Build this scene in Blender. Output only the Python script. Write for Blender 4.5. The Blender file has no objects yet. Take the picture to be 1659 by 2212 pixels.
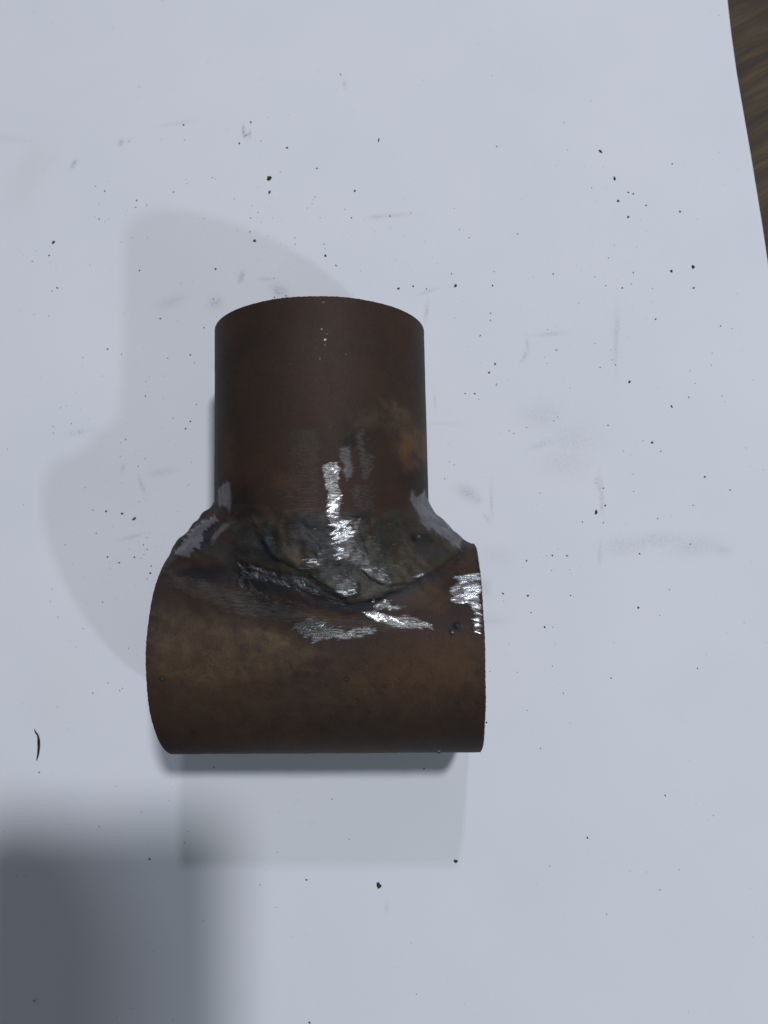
import bpy, math, random
import numpy as np
from mathutils import Matrix, Vector

# ------------------------------------------------------------------ camera
MM = 0.001
SC = bpy.context.scene
COL = SC.collection
FPX, CAMH, TX, TY = 1700.4, 265.15, 0.0454, 0.1072      # focal length (px of a 1659 wide picture), height in mm, tilts
def rotx(a): c, s = math.cos(a), math.sin(a); return np.array([[1,0,0],[0,c,-s],[0,s,c]])
def roty(a): c, s = math.cos(a), math.sin(a); return np.array([[c,0,s],[0,1,0],[-s,0,c]])
CAMR = rotx(TY) @ roty(TX)
cd = bpy.data.cameras.new('camera')
cam = bpy.data.objects.new('camera', cd); COL.objects.link(cam); SC.camera = cam
cd.sensor_fit = 'HORIZONTAL'; cd.sensor_width = 36.0; cd.lens = 36.0*FPX/1659.0
cd.clip_start = 0.004; cd.clip_end = 50
cd.dof.use_dof = True; cd.dof.focus_distance = 0.222; cd.dof.aperture_fstop = 26
cam.matrix_world = Matrix.Translation((0, 0, CAMH*MM)) @ Matrix(CAMR.tolist()).to_4x4()

# ------------------------------------------------------------------ light
w = bpy.data.worlds.new('World'); SC.world = w; w.use_nodes = True
bg = w.node_tree.nodes['Background']
bg.inputs[0].default_value = (0.80, 0.92, 1.12, 1); bg.inputs[1].default_value = 0.058
SC.view_settings.view_transform = 'Standard'; SC.view_settings.look = 'None'
SC.view_settings.exposure = 0; SC.view_settings.gamma = 1
def lamp(name, sx, sy, h, size, power, color, size_y=None):
    l = bpy.data.lights.new(name, 'AREA'); l.shape = 'DISK' if size_y is None else 'RECTANGLE'
    l.size = size
    if size_y: l.size_y = size_y
    l.energy = power; l.color = color
    o = bpy.data.objects.new(name, l); COL.objects.link(o)
    o.location = (sx*h, sy*h, h)
    o.rotation_euler = (-Vector(o.location)).to_track_quat('-Z', 'Y').to_euler()
    return o
lamp('ceiling_lamp', 0.2529, 0.3456, 2.12, 0.19, 27.8, (0.86, 0.897, 1.0))
lamp('side_lamp', 0.8909, -0.802, 1.25, 0.085, 6.2, (0.72, 0.86, 0.98))
lamp('window_lamp', 0.1076, 0.974, 4.0, 0.26, 42.0, (0.78, 0.815, 1.0))

# ------------------------------------------------------------------ helpers
def tag(o, label=None, cat=None, group=None, kind=None):
    if label: o['label'] = label
    if cat: o['category'] = cat
    if group: o['group'] = group
    if kind: o['kind'] = kind
    return o
def mesh_obj(name, verts_mm, faces, mat=None, parent=None, smooth=True, attrs=None):
    me = bpy.data.meshes.new(name)
    v = np.asarray(verts_mm, float)*MM
    me.from_pydata(v.tolist() if len(v) < 5000 else v, [], faces if isinstance(faces, list) else faces.tolist())
    if smooth: me.polygons.foreach_set('use_smooth', [True]*len(me.polygons))
    if attrs:
        for k, a in attrs.items():
            at = me.attributes.new(k, 'FLOAT_COLOR', 'POINT')
            at.data.foreach_set('color', np.ascontiguousarray(a, dtype=np.float32).ravel())
    me.update()
    if mat: me.materials.append(mat)
    o = bpy.data.objects.new(name, me); COL.objects.link(o)
    if parent: o.parent = parent
    return o
def project(P):
    V = (np.asarray(P, float) - np.array([0, 0, CAMH])) @ CAMR
    return 829.5 + FPX*V[:, 0]/-V[:, 2], 1106 - FPX*V[:, 1]/-V[:, 2]
def ground(px, py, z=0.0):
    d = CAMR @ np.array([(px-829.5)/FPX, -(py-1106)/FPX, -1.0]); t = (CAMH-z)/-d[2]
    return d[0]*t, d[1]*t

# 2-D value noise
RS = np.random.RandomState(7)
LAT = RS.rand(256, 256)
def vnoise(x, y):
    xi = np.floor(x).astype(int); yi = np.floor(y).astype(int)
    fx = x-xi; fy = y-yi; fx = fx*fx*(3-2*fx); fy = fy*fy*(3-2*fy)
    g = lambda a, b: LAT[a & 255, b & 255]
    return (g(xi, yi)*(1-fx)+g(xi+1, yi)*fx)*(1-fy) + (g(xi, yi+1)*(1-fx)+g(xi+1, yi+1)*fx)*fy
def fbm(x, y, o=3):
    s = 0; a = .5
    for i in range(o):
        s = s + a*(vnoise(x*2**i+17*i, y*2**i+31*i)*2-1); a *= .5
    return s

# ------------------------------------------------------------------ wear map of the tee's upper side, with painted glints and crevice shade
# the marks are drawn on a chart of the fitting's top, then handed to the vertices as attributes
X0, Y0, X1, Y1, ST = 290, 610, 1080, 1660, 1.5
gx, gy = np.meshgrid(np.arange(X0, X1, ST), np.arange(Y0, Y1, ST))
def poly_sd(pts, PX, PY):
    """signed distance, positive inside"""
    pts = np.array(pts, float); n = len(pts)
    best = np.full(PX.shape, 1e9); ins = np.zeros(PX.shape, bool)
    for i in range(n):
        a = pts[i]; b = pts[(i+1) % n]; e = b-a
        t = np.clip(((PX-a[0])*e[0]+(PY-a[1])*e[1])/(e@e+1e-9), 0, 1)
        d = np.hypot(PX-a[0]-t*e[0], PY-a[1]-t*e[1]); best = np.minimum(best, d)
        c = (a[1] > PY) != (b[1] > PY)
        xx = a[0]+(PY-a[1])*(b[0]-a[0])/((b[1]-a[1]) if b[1] != a[1] else 1e-9)
        ins ^= c & (PX < xx)
    return np.where(ins, best, -best)
def sm(e0, e1, v):
    t = np.clip((v-e0)/(e1-e0), 0, 1); return t*t*(3-2*t)
def box_of(pts, m=60):
    p = np.array(pts)
    i0 = max(0, int((p[:, 1].min()-m-Y0)/ST)); i1 = int((p[:, 1].max()+m-Y0)/ST)+1
    j0 = max(0, int((p[:, 0].min()-m-X0)/ST)); j1 = int((p[:, 0].max()+m-X0)/ST)+1
    return slice(i0, i1), slice(j0, j1)
def patch(arr, pts, val, soft=4, rag=6, ang=0.0, fine=3.0, op='max'):
    """ragged-edged patch; the rags run along the brushing direction ang (degrees)"""
    m = 60+soft*2
    si, sj = box_of(pts, m); PX = gx[si, sj]; PY = gy[si, sj]
    c, s = math.cos(math.radians(ang)), math.sin(math.radians(ang))
    u = PX*c+PY*s; v = -PX*s+PY*c
    ju = (vnoise(v/fine+5.1, u/40.)-.5)*2*rag + fbm(u/14., v/14.)*rag*.8
    jv = fbm(u/11.+9, v/11.+3)*rag*.5
    k = sm(-soft, soft, poly_sd(pts, PX+ju*c-jv*s, PY+ju*s+jv*c))
    if op == 'max': arr[si, sj] = np.maximum(arr[si, sj], k*val)
    elif op == 'add': arr[si, sj] += k*val
    else: arr[si, sj] = arr[si, sj]*(1-k*val)
Z = lambda: np.zeros(gx.shape)
metal, diag, tan, blue = Z(), Z(), Z(), Z()       # map one: R bright ground metal and painted glints, G diagonal brushing, B tan rust, A blue-black oxide
dull, dark, olive, ochre = Z(), Z(), Z(), Z()     # map two: R dull grey ground film and painted side reflections, G dark char and crevice shade, B olive temper film, A orange rust
# bright ground metal, with highlights and glints painted in as brighter colour
patch(metal, [(694,1006),(712,998),(732,996),(734,1024),(732,1050),(740,1072),(734,1092),(734,1118),(757,1124),(754,1138),(766,1160),(776,1182),(792,1198),(797,1212),(796,1223),(776,1223),(748,1212),(738,1208),(722,1206),(722,1178),(719,1160),(722,1144),(730,1134),(711,1130),(712,1112),(707,1088),(705,1060),(703,1042),(697,1022)], .62, 2.5, 4, -4, 3)
patch(metal, [(778,1229),(800,1223),(824,1225),(838,1241),(846,1259),(828,1261),(800,1247),(784,1237)], .55, 3, 4, 20)
patch(metal, [(660,1236),(680,1244),(700,1262),(690,1262),(668,1248)], .7, 2.5, 3, 25)
patch(metal, [(712,1243),(744,1250),(780,1257),(782,1265),(774,1273),(770,1283),(736,1285),(722,1268)], .45, 3, 6, 4)
patch(metal, [(628,1355),(648,1343),(678,1337),(704,1351),(728,1361),(768,1363),(804,1351),(818,1363),(792,1375),(758,1383),(722,1381),(678,1383),(648,1373)], .54, 4, 9, -38, 3)
patch(metal, [(786,1321),(812,1322),(850,1330),(888,1330),(928,1345),(938,1357),(908,1361),(868,1358),(828,1350),(804,1338)], .52, 5, 10, 24, 3)
patch(metal, [(786,1320),(806,1320),(840,1333),(860,1345),(830,1343),(804,1336)], .7, 3, 4, 24, 3)
patch(metal, [(808,1301),(842,1293),(844,1309),(888,1307),(852,1319),(812,1317)], .6, 4, 7, 10)
patch(metal, [(1034,1240),(1036,1296),(1039,1305),(1012,1304),(994,1303),(975,1300),(979,1284),(973,1273),(990,1255),(1011,1243)], .68, 2, 5, -8, 3.2)
patch(metal, [(1024,1306),(1037,1308),(1039,1358),(1027,1369),(1024,1348),(1022,1330)], .42, 2.5, 6, 12, 5)
patch(metal, [(892,1246),(905,1240),(918,1236),(916,1242),(900,1248)], .9, 2, 2, -20)
patch(metal, [(520,1216),(556,1226),(592,1242),(636,1256),(668,1268),(700,1290),(690,1288),(640,1268),(596,1256),(550,1240)], .3, 3, 5, 50, 4)
patch(metal, [(500,1232),(512,1236),(530,1262),(560,1296),(545,1292),(520,1266)], .22, 3, 5, 40, 4)
patch(metal, [(700,1290),(726,1298),(750,1304),(742,1308),(712,1300)], .45, 2, 3, 20)
patch(metal, [(762,1128),(780,1118),(772,1150),(764,1152)], .6, 2, 3, -45)
def strokes(arr, area, n, ang, ln, wd, val, seed, jit=8):  # short bright lines: glints painted into the metal map
    q = np.random.RandomState(seed); p = np.array(area, float); lo = p.min(0); hi = p.max(0); k = 0
    while k < n:
        c = lo+(hi-lo)*q.rand(2)
        if poly_sd(area, np.array([c[0]]), np.array([c[1]]))[0] < 0: continue
        k += 1; a = math.radians(ang+q.randn()*jit); L = ln*(.4+q.rand()*1.2)/2; W = wd*(.5+q.rand()); vv = val*(.5+.7*q.rand())
        si, sj = box_of([c-L, c+L], 8); PX = gx[si, sj]-c[0]; PY = gy[si, sj]-c[1]
        u = PX*math.cos(a)+PY*math.sin(a); v = -PX*math.sin(a)+PY*math.cos(a)
        m = vv*sm(W+1.0, W*.2, np.abs(v))*sm(L+1.5, L*.5, np.abs(u))
        arr[si, sj] = np.maximum(arr[si, sj], m)
strokes(metal, [(696,1010),(732,1000),(736,1060),(712,1060)], 22, -8, 18, 1.0, 1.0, 1)
strokes(metal, [(708,1070),(738,1066),(734,1120),(712,1118)], 30, -6, 18, 1.4, 1.4, 2)
strokes(metal, [(714,1128),(752,1124),(762,1156),(742,1176),(724,1174)], 42, -12, 22, 1.5, 2.0, 3)
strokes(metal, [(722,1180),(748,1184),(748,1212),(724,1206)], 22, -4, 18, 1.2, 1.3, 4)
strokes(metal, [(515,1218),(560,1226),(620,1254),(670,1262),(690,1282),(600,1262),(540,1246)], 46, 52, 17, 1.3, 1.2, 5, 14)
strokes(metal, [(500,1235),(530,1240),(580,1300),(550,1310)], 20, 35, 16, 1.2, 1.0, 6, 14)
strokes(metal, [(640,1200),(700,1200),(700,1225),(655,1232)], 14, 4, 20, 1.2, 1.2, 7)
strokes(metal, [(728,1278),(772,1272),(772,1288),(732,1290)], 14, -4, 20, 1.4, 1.6, 8)
strokes(metal, [(712,1240),(780,1240),(786,1262),(716,1264)], 16, 2, 18, 1.1, 1.0, 9)
strokes(metal, [(634,1350),(690,1334),(712,1350),(650,1366)], 24, -42, 12, 1.0, 1.25, 10)
strokes(metal, [(786,1318),(830,1326),(870,1346),(800,1338)], 22, 26, 20, 1.1, 1.5, 11)
strokes(metal, [(800,1294),(846,1290),(850,1318),(806,1314)], 16, -30, 8, 1.3, 1.2, 12, 40)
strokes(metal, [(976,1268),(1036,1236),(1037,1304),(976,1302)], 40, -14, 24, 1.1, 1.2, 13)
strokes(metal, [(1008,1262),(1036,1262),(1037,1290),(1004,1292)], 26, -12, 20, 1.6, 1.8, 14)
strokes(metal, [(990,1246),(1036,1236),(1036,1250),(994,1260)], 14, -10, 30, 1.6, 1.8, 15)
strokes(metal, [(1018,1304),(1037,1304),(1038,1366),(1026,1368)], 26, 14, 14, 1.2, 1.35, 16)
strokes(metal, [(708,1355),(800,1354),(812,1366),(740,1382)], 22, -20, 16, 1.0, .8, 17)
strokes(metal, [(850,1338),(930,1344),(930,1358),(856,1356)], 26, 24, 20, 1.0, .85, 18)
strokes(metal, [(780,1228),(826,1226),(842,1260),(800,1246)], 24, 14, 20, 1.0, 1.05, 19)
strokes(metal, [(540,1140),(680,1130),(700,1230),(640,1240),(580,1200)], 26, 22, 24, .9, .42, 31, 12)
strokes(metal, [(770,1130),(930,1130),(960,1190),(850,1250)], 26, -8, 26, .9, .40, 32, 12)
strokes(metal, [(740,940),(800,930),(806,1040),(750,1040)], 14, -4, 16, .9, .4, 33)
strokes(metal, [(560,1284),(640,1302),(640,1318),(560,1304)], 10, 30, 9, .9, .7, 20, 20)
for (px, py, r, v) in [(699,653,2.6,.8),(706,661,2,.5),(695,711,3,.8),(702,734,4,1),(706,722,2,.6),(702,744,3,.6),(715,765,2.2,.5),(691,775,3,.6),(747,766,2,.5),(711,680,2,.4),(714,921,2.4,.6),(626,784,2,.5),(680,1142,3,.8),(684,1164,3,.5),(690,1196,6,.6),(684,1216,5,.7),(668,1214,5,.6),(745,1232,3,.7),(756,1238,3,.7),(712,1226,2,.6),(698,1190,3,.5),
                       (905,1158,3,.9),(978,1366,4,.6),(998,1352,4,.5),(350,1466,2.4,.6),(749,1468,2.4,.4),(676,1442,2,.5),(948,1622,4,.6),(700,1180,3,.5),(576,1287,4,.5),(552,1300,3,.4),(610,1310,3,.4)]:
    metal = np.maximum(metal, v*sm(r+1.6, r*.4, np.hypot(gx-px, (gy-py)*1.2)))
# dull grey ground films; those at the weld sides carry a painted reflection
patch(dull, [(729,966),(758,963),(761,995),(765,1017),(758,1033),(750,1042),(741,1024),(736,986)], .72, 4, 5, -3)
patch(dull, [(769,928),(787,925),(789,977),(805,982),(805,1024),(791,1042),(780,1032),(775,977)], .5, 6, 6, -3)
patch(dull, [(756,1046),(800,1040),(812,1090),(800,1108),(760,1100)], .35, 8, 8, 0)
patch(dull, [(487,1037),(498,1043),(501,1085),(495,1107),(483,1097),(471,1095),(469,1061),(481,1049)], .86, 4, 6, 70)
patch(dull, [(468,1113),(440,1123),(412,1147),(385,1182),(372,1196),(395,1205),(408,1207),(415,1192),(437,1182),(440,1150),(452,1136),(474,1124)], .95, 4, 6, 40)
patch(dull, [(456,1172),(462,1150),(484,1128),(512,1122),(495,1138),(475,1155),(462,1177)], .8, 4, 6, -40)
patch(dull, [(340,1222),(358,1206),(388,1190),(380,1210),(356,1232),(338,1252)], .45, 8, 8, -30)
patch(dull, [(884,1065),(894,1056),(901,1070),(917,1054),(927,1082),(941,1108),(968,1126),(1001,1162),(997,1189),(969,1171),(934,1147),(905,1130),(899,1103),(884,1080)], .86, 6, 9, 60)
patch(dull, [(350,1228),(480,1262),(560,1290),(700,1318),(700,1340),(640,1345),(560,1338),(470,1312),(370,1268)], .48, 14, 10, 15)
patch(dull, [(620,1330),(700,1322),(790,1335),(880,1340),(930,1350),(860,1366),(700,1368)], .4, 12, 12, 20)
patch(dull, [(690,1130),(780,1140),(840,1190),(850,1250),(800,1290),(720,1290),(680,1260),(690,1190)], .5, 16, 14, 15)
patch(dull, [(708,1241),(850,1222),(845,1262),(790,1290),(730,1290)], .55, 8, 12, 15)
patch(dull, [(600,1060),(700,1030),(700,1110),(640,1120)], .32, 20, 12, 0)
patch(dull, [(985,1190),(1022,1180),(1030,1215),(990,1240)], .3, 8, 8, 0)
patch(dull, [(640,940),(680,935),(682,1035),(640,1040)], .16, 7, 6, 0)
# tan and orange rust
patch(tan, [(333,1310),(420,1330),(560,1352),(640,1372),(690,1400),(650,1450),(560,1470),(400,1490),(328,1440)], .72, 38, 34, 10, 12)
patch(tan, [(500,1350),(600,1362),(640,1385),(600,1410),(520,1395)], 1, 16, 18, 10, 8)
patch(tan, [(820,870),(880,880),(920,930),(925,1000),(880,1010),(850,960)], .6, 22, 20, 60, 8)
patch(tan, [(330,1470),(700,1470),(1040,1400),(1040,1560),(700,1600),(350,1560)], .32, 50, 40, 0, 20)
patch(tan, [(780,860),(860,900),(850,930),(770,920)], .4, 20, 18, 0, 8)
patch(ochre, [(866,950),(890,925),(915,940),(920,985),(890,1012),(868,1005)], .9, 12, 14, 60, 6)
patch(ochre, [(476,930),(505,935),(512,1010),(480,1020)], .4, 14, 12, 60, 6)
patch(ochre, [(850,1262),(930,1250),(980,1290),(970,1330),(890,1310),(850,1300)], .55, 18, 14, 0, 8)
patch(ochre, [(1000,1200),(1034,1190),(1040,1240),(1000,1245)], .4, 8, 8, 0, 8)
patch(ochre, [(590,1020),(650,1030),(640,1060),(590,1050)], .4, 10, 10, 0, 6)
patch(ochre, [(640,1316),(700,1318),(770,1330),(700,1345),(640,1340)], .5, 10, 10, 0, 6)
patch(ochre, [(720,1190),(760,1180),(770,1215),(730,1215)], .7, 6, 6, 0, 6)
patch(ochre, [(700,1410),(1000,1370),(1040,1420),(1000,1500),(760,1520)], .34, 40, 30, 0, 16)
patch(ochre, [(380,1560),(640,1570),(640,1625),(380,1625)], .22, 24, 20, 0, 16)
# blue-black oxide along the toe of the weld and in its hollows
patch(blue, [(350,1235),(430,1222),(520,1226),(608,1252),(680,1288),(750,1306),(808,1300),(868,1276),(930,1240),(960,1236),(900,1290),(830,1316),(750,1328),(640,1300),(520,1262),(420,1256)], .62, 8, 8, 15, 5)
patch(blue, [(572,1130),(590,1150),(586,1195),(600,1215),(575,1212),(560,1180)], 1, 9, 5, 80, 5)
patch(blue, [(415,1180),(445,1135),(465,1125),(452,1170),(430,1196)], .9, 6, 5, -50, 5)
patch(blue, [(885,1150),(920,1150),(935,1170),(900,1180)], .8, 8, 6, 0, 5)
patch(blue, [(762,1100),(800,1095),(800,1130),(764,1126)], .6, 6, 5, 0, 5)
patch(blue, [(690,1130),(720,1136),(722,1165),(694,1160)], .8, 6, 5, 0, 5)
patch(blue, [(690,1230),(770,1226),(790,1250),(760,1250),(700,1245)], .5, 6, 6, 0, 5)
patch(blue, [(965,1350),(1000,1340),(1006,1360),(975,1375)], .8, 6, 5, 0, 5)
patch(blue, [(500,1290),(620,1300),(640,1330),(540,1325)], .4, 14, 10, 15, 5)
# dark char and pits
patch(dark, [(500,1050),(540,1040),(560,1110),(520,1125),(490,1110)], .8, 14, 10, 60, 6)
patch(dark, [(600,1120),(690,1110),(700,1140),(620,1150)], .5, 14, 10, 0, 6)
patch(dark, [(744,948),(766,935),(768,965),(742,966)], .7, 5, 5, 0, 5)
patch(dark, [(992,1170),(1010,1172),(1000,1215),(975,1220)], .6, 8, 6, 0, 5)
patch(dark, [(400,1210),(480,1215),(560,1232),(520,1250),(420,1235)], .5, 12, 8, 15, 6)
patch(dark, [(700,1205),(742,1212),(760,1226),(720,1228),(700,1222)], .8, 5, 5, 0, 5)
for (px, py, r, v) in [(350,1466,6,.9),(749,1468,7,.8),(418,1582,10,.6),(640,1457,9,.45),(664,1455,7,.4),(560,1405,5,.5),(530,1442,4,.5),(988,1520,6,.5),(430,1580,16,.3),(895,1163,9,1),(932,1170,4,.5),(572,1360,6,.5),(520,1398,4,.4),(610,1380,4,.4)]:
    dark = np.maximum(dark, v*sm(r+3, r*.3, np.hypot(gx-px, gy-py)))
pits = sm(.80, .92, vnoise(gx/5.+3, gy/5.))*sm(.35, .7, vnoise(gx/40., gy/40.+9))*sm(1290, 1340, gy)
dark = np.maximum(dark, pits*.45)
# olive temper film over the weld cap
patch(olive, [(500,1120),(600,1110),(700,1105),(800,1110),(900,1100),(1000,1180),(930,1240),(868,1270),(750,1300),(640,1262),(520,1220),(440,1205),(420,1190)], .9, 18, 14, 15, 6)
patch(olive, [(625,930),(685,930),(685,1045),(628,1045)], .5, 8, 6, 0, 6)
patch(ochre, [(850,1150),(930,1160),(990,1200),(920,1230),(850,1220)], .45, 20, 14, 0, 6)
patch(ochre, [(600,1130),(670,1130),(680,1200),(620,1220),(600,1180)], .38, 16, 14, 20, 6)
patch(blue, [(640,1120),(720,1120),(740,1200),(690,1230),(640,1200)], .35, 16, 14, 20, 6)
patch(olive, [(470,690),(640,670),(690,760),(650,900),(560,960),(470,900)], .14, 40, 30, 80, 14)
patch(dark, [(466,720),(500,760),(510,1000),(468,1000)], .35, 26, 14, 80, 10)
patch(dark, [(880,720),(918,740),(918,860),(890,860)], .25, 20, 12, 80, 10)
patch(dark, [(860,1010),(928,1015),(928,1070),(870,1060)], .5, 16, 10, 0, 6)
patch(dark, [(480,1030),(560,1040),(560,1120),(500,1110)], .3, 20, 12, 0, 6)
patch(tan, [(640,700),(860,680),(900,860),(700,930)], .14, 50, 30, 80, 14)
patch(tan, [(840,860),(880,880),(905,960),(880,1000),(852,930)], .7, 10, 12, 70, 5)
patch(dull, [(852,880),(870,900),(890,950),(880,960),(862,920)], .3, 8, 10, 70, 4)
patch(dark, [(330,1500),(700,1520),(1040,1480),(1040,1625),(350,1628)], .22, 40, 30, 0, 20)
diag = np.maximum(sm(1220, 1300, gy)*sm(985, 955, gx), 0)

# relief: thickness of weld metal over the pipes, mm
cap, ledge, hollow = Z(), Z(), Z()
patch(cap, [(455,1080),(430,1110),(345,1195),(430,1216),(520,1222),(608,1250),(680,1287),(750,1304),(808,1298),(868,1274),(930,1240),(985,1202),(1020,1172),(975,1100),(935,1060),(850,1100),(760,1112),(640,1100),(540,1090)], 1, 3.5, 5, 15, 8)
topfade = sm(1060, 1180, gy + 0.25*np.abs(gx-700))
cap = cap*topfade
patch(ledge, [(345,1200),(430,1216),(520,1222),(608,1250),(680,1287),(750,1304),(790,1304),(745,1332),(690,1326),(600,1302),(500,1284),(400,1256),(335,1240)], 1, 8, 7, 15, 8)
step2 = Z(); patch(step2, [(770,1120),(850,1110),(900,1200),(870,1262),(828,1263),(800,1249),(776,1228),(798,1212)], 1, 3.5, 4, 15, 6)
step3 = Z(); patch(step3, [(540,1120),(640,1130),(700,1190),(740,1240),(776,1262),(772,1287),(735,1288),(700,1264),(655,1236),(590,1205)], 1, 4, 5, 15, 6)
for (px, py, rx, ry, dpt) in [(895,1163,8,6,1.9),(932,1170,3,3,.4),(588,1172,15,40,.7),(710,1148,16,14,.6),(720,1218,20,9,.6),(780,1110,16,12,.35),(660,1212,20,12,.3),(430,1165,14,24,.5)]:
    hollow = np.maximum(hollow, dpt*sm(1.25, .2, np.hypot((gx-px)/rx, (gy-py)/ry)))
bumps = Z()
for (px, py, r, h) in [(988,1352,10,.42),(977,1366,6,.3),(842,1296,5,.4),(814,1304,5,.4),(906,1242,10,.35),(350,1466,2.5,.3),(684,1142,4,.3),(636,1262,5,.3),(700,1258,6,.4),(560,1292,6,.3),(948,1624,4,.4)]:
    bumps = np.maximum(bumps, h*sm(1.2, .1, np.hypot((gx-px)/r, (gy-py)/r)))
lump = fbm(gx/34., gy/24., 3)
ripple = np.sin((gy*.92-gx*.25+10*fbm(gx/40., gy/40.))/7.5)
def line(pts, w_, jit=2.0):
    out = Z()
    for (a, b) in zip(pts[:-1], pts[1:]):
        e = np.array(b, float)-a; jx = fbm(gx/13., gy/13.)*jit; jy = fbm(gx/13.+7, gy/13.+3)*jit
        t = np.clip(((gx+jx-a[0])*e[0]+(gy+jy-a[1])*e[1])/(e@e), 0, 1)
        out = np.maximum(out, sm(w_, w_*.25, np.hypot(gx+jx-a[0]-t*e[0], gy+jy-a[1]-t*e[1])))
    return out
toe_a = line([(520,1218),(560,1226),(600,1238),(640,1244),(662,1248),(690,1268),(712,1284),(745,1298)], 5)
toe_b = line([(776,1228),(786,1242),(800,1254),(822,1264),(848,1266),(880,1258)], 5)
toe_c = line([(880,1262),(930,1240),(985,1202),(1008,1176)], 7, 4)
toe_d = line([(430,1196),(470,1214),(520,1220)], 6, 4)
seam_ = line([(705,1128),(722,1131),(738,1130)], 6)
crack = line([(660,1236),(676,1252),(700,1264)], 4)
grooves = np.maximum.reduce([toe_a, toe_b, .7*toe_c, .5*toe_d, .6*seam_, .7*crack])
dark = np.maximum(dark, .7*grooves)  # edge shadow painted along the grooves, over real oxide there
blue = np.maximum(blue, .8*line([(520,1226),(600,1248),(665,1262),(712,1296),(760,1308),(808,1300),(868,1276),(930,1246)], 13, 6))
fine_ = fbm(gx/10.+3, gy/8., 2)
weldrel = cap*(1.0+.8*lump+.07*ripple+.32*fine_) + ledge*(.5+.5*lump+.25*fine_) + .7*step2*cap + .75*step3*cap - hollow - .45*grooves
pipebump = bumps + .12*cap*0
def chart(P, maps):
    px, py = project(P)
    u = np.clip((px-X0)/ST, 0, gx.shape[1]-1.001); v = np.clip((py-Y0)/ST, 0, gx.shape[0]-1.001)
    i = v.astype(int); j = u.astype(int); fv = v-i; fu = u-j
    out = []
    for m in maps:
        out.append((m[i, j]*(1-fu)+m[i, j+1]*fu)*(1-fv)+(m[i+1, j]*(1-fu)+m[i+1, j+1]*fu)*fv)
    return out

# ------------------------------------------------------------------ materials
def new_mat(name):
    m = bpy.data.materials.new(name); m.use_nodes = True
    nt = m.node_tree; nt.nodes.clear()
    out = nt.nodes.new('ShaderNodeOutputMaterial'); b = nt.nodes.new('ShaderNodeBsdfPrincipled')
    nt.links.new(b.outputs[0], out.inputs[0])
    return m, nt, b
class NB:
    def __init__(s, nt): s.nt = nt
    def n(s, t, **k):
        x = s.nt.nodes.new(t)
        for a, v in k.items(): setattr(x, a, v)
        return x
    def set(s, sock, v):
        if hasattr(v, 'links') or isinstance(v, bpy.types.NodeSocket): s.nt.links.new(v, sock)
        else: sock.default_value = v
    def math(s, op, a, b=0.0, c=None, clamp=False):
        x = s.n('ShaderNodeMath', operation=op, use_clamp=clamp); s.set(x.inputs[0], a); s.set(x.inputs[1], b)
        if c is not None: s.set(x.inputs[2], c)
        return x.outputs[0]
    def mix(s, f, a, b, mode='MIX'):
        x = s.n('ShaderNodeMix', data_type='RGBA', blend_type=mode); s.set(x.inputs[0], f); s.set(x.inputs[6], a); s.set(x.inputs[7], b)
        return x.outputs[2]
    def mixf(s, f, a, b):
        x = s.n('ShaderNodeMix', data_type='FLOAT'); s.set(x.inputs[0], f); s.set(x.inputs[2], a); s.set(x.inputs[3], b); return x.outputs[0]
    def noise(s, vec, scale, detail=3, rough=.5, dist=0):
        x = s.n('ShaderNodeTexNoise'); s.set(x.inputs['Vector'], vec); x.inputs['Scale'].default_value = scale
        x.inputs['Detail'].default_value = detail; x.inputs['Roughness'].default_value = rough; x.inputs['Distortion'].default_value = dist
        return x.outputs['Fac']
    def map(s, vec, rot=(0,0,0), scale=(1,1,1)):
        x = s.n('ShaderNodeMapping'); s.set(x.inputs['Vector'], vec); x.inputs['Rotation'].default_value = rot; x.inputs['Scale'].default_value = scale
        return x.outputs[0]
    def step(s, v, a, b, lo=0.0, hi=1.0):
        x = s.n('ShaderNodeMapRange', interpolation_type='SMOOTHSTEP'); s.set(x.inputs[0], v)
        for i, q in enumerate((a, b, lo, hi)): x.inputs[i+1].default_value = q
        return x.outputs[0]
def C(r, g, b): return (r, g, b, 1)

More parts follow.
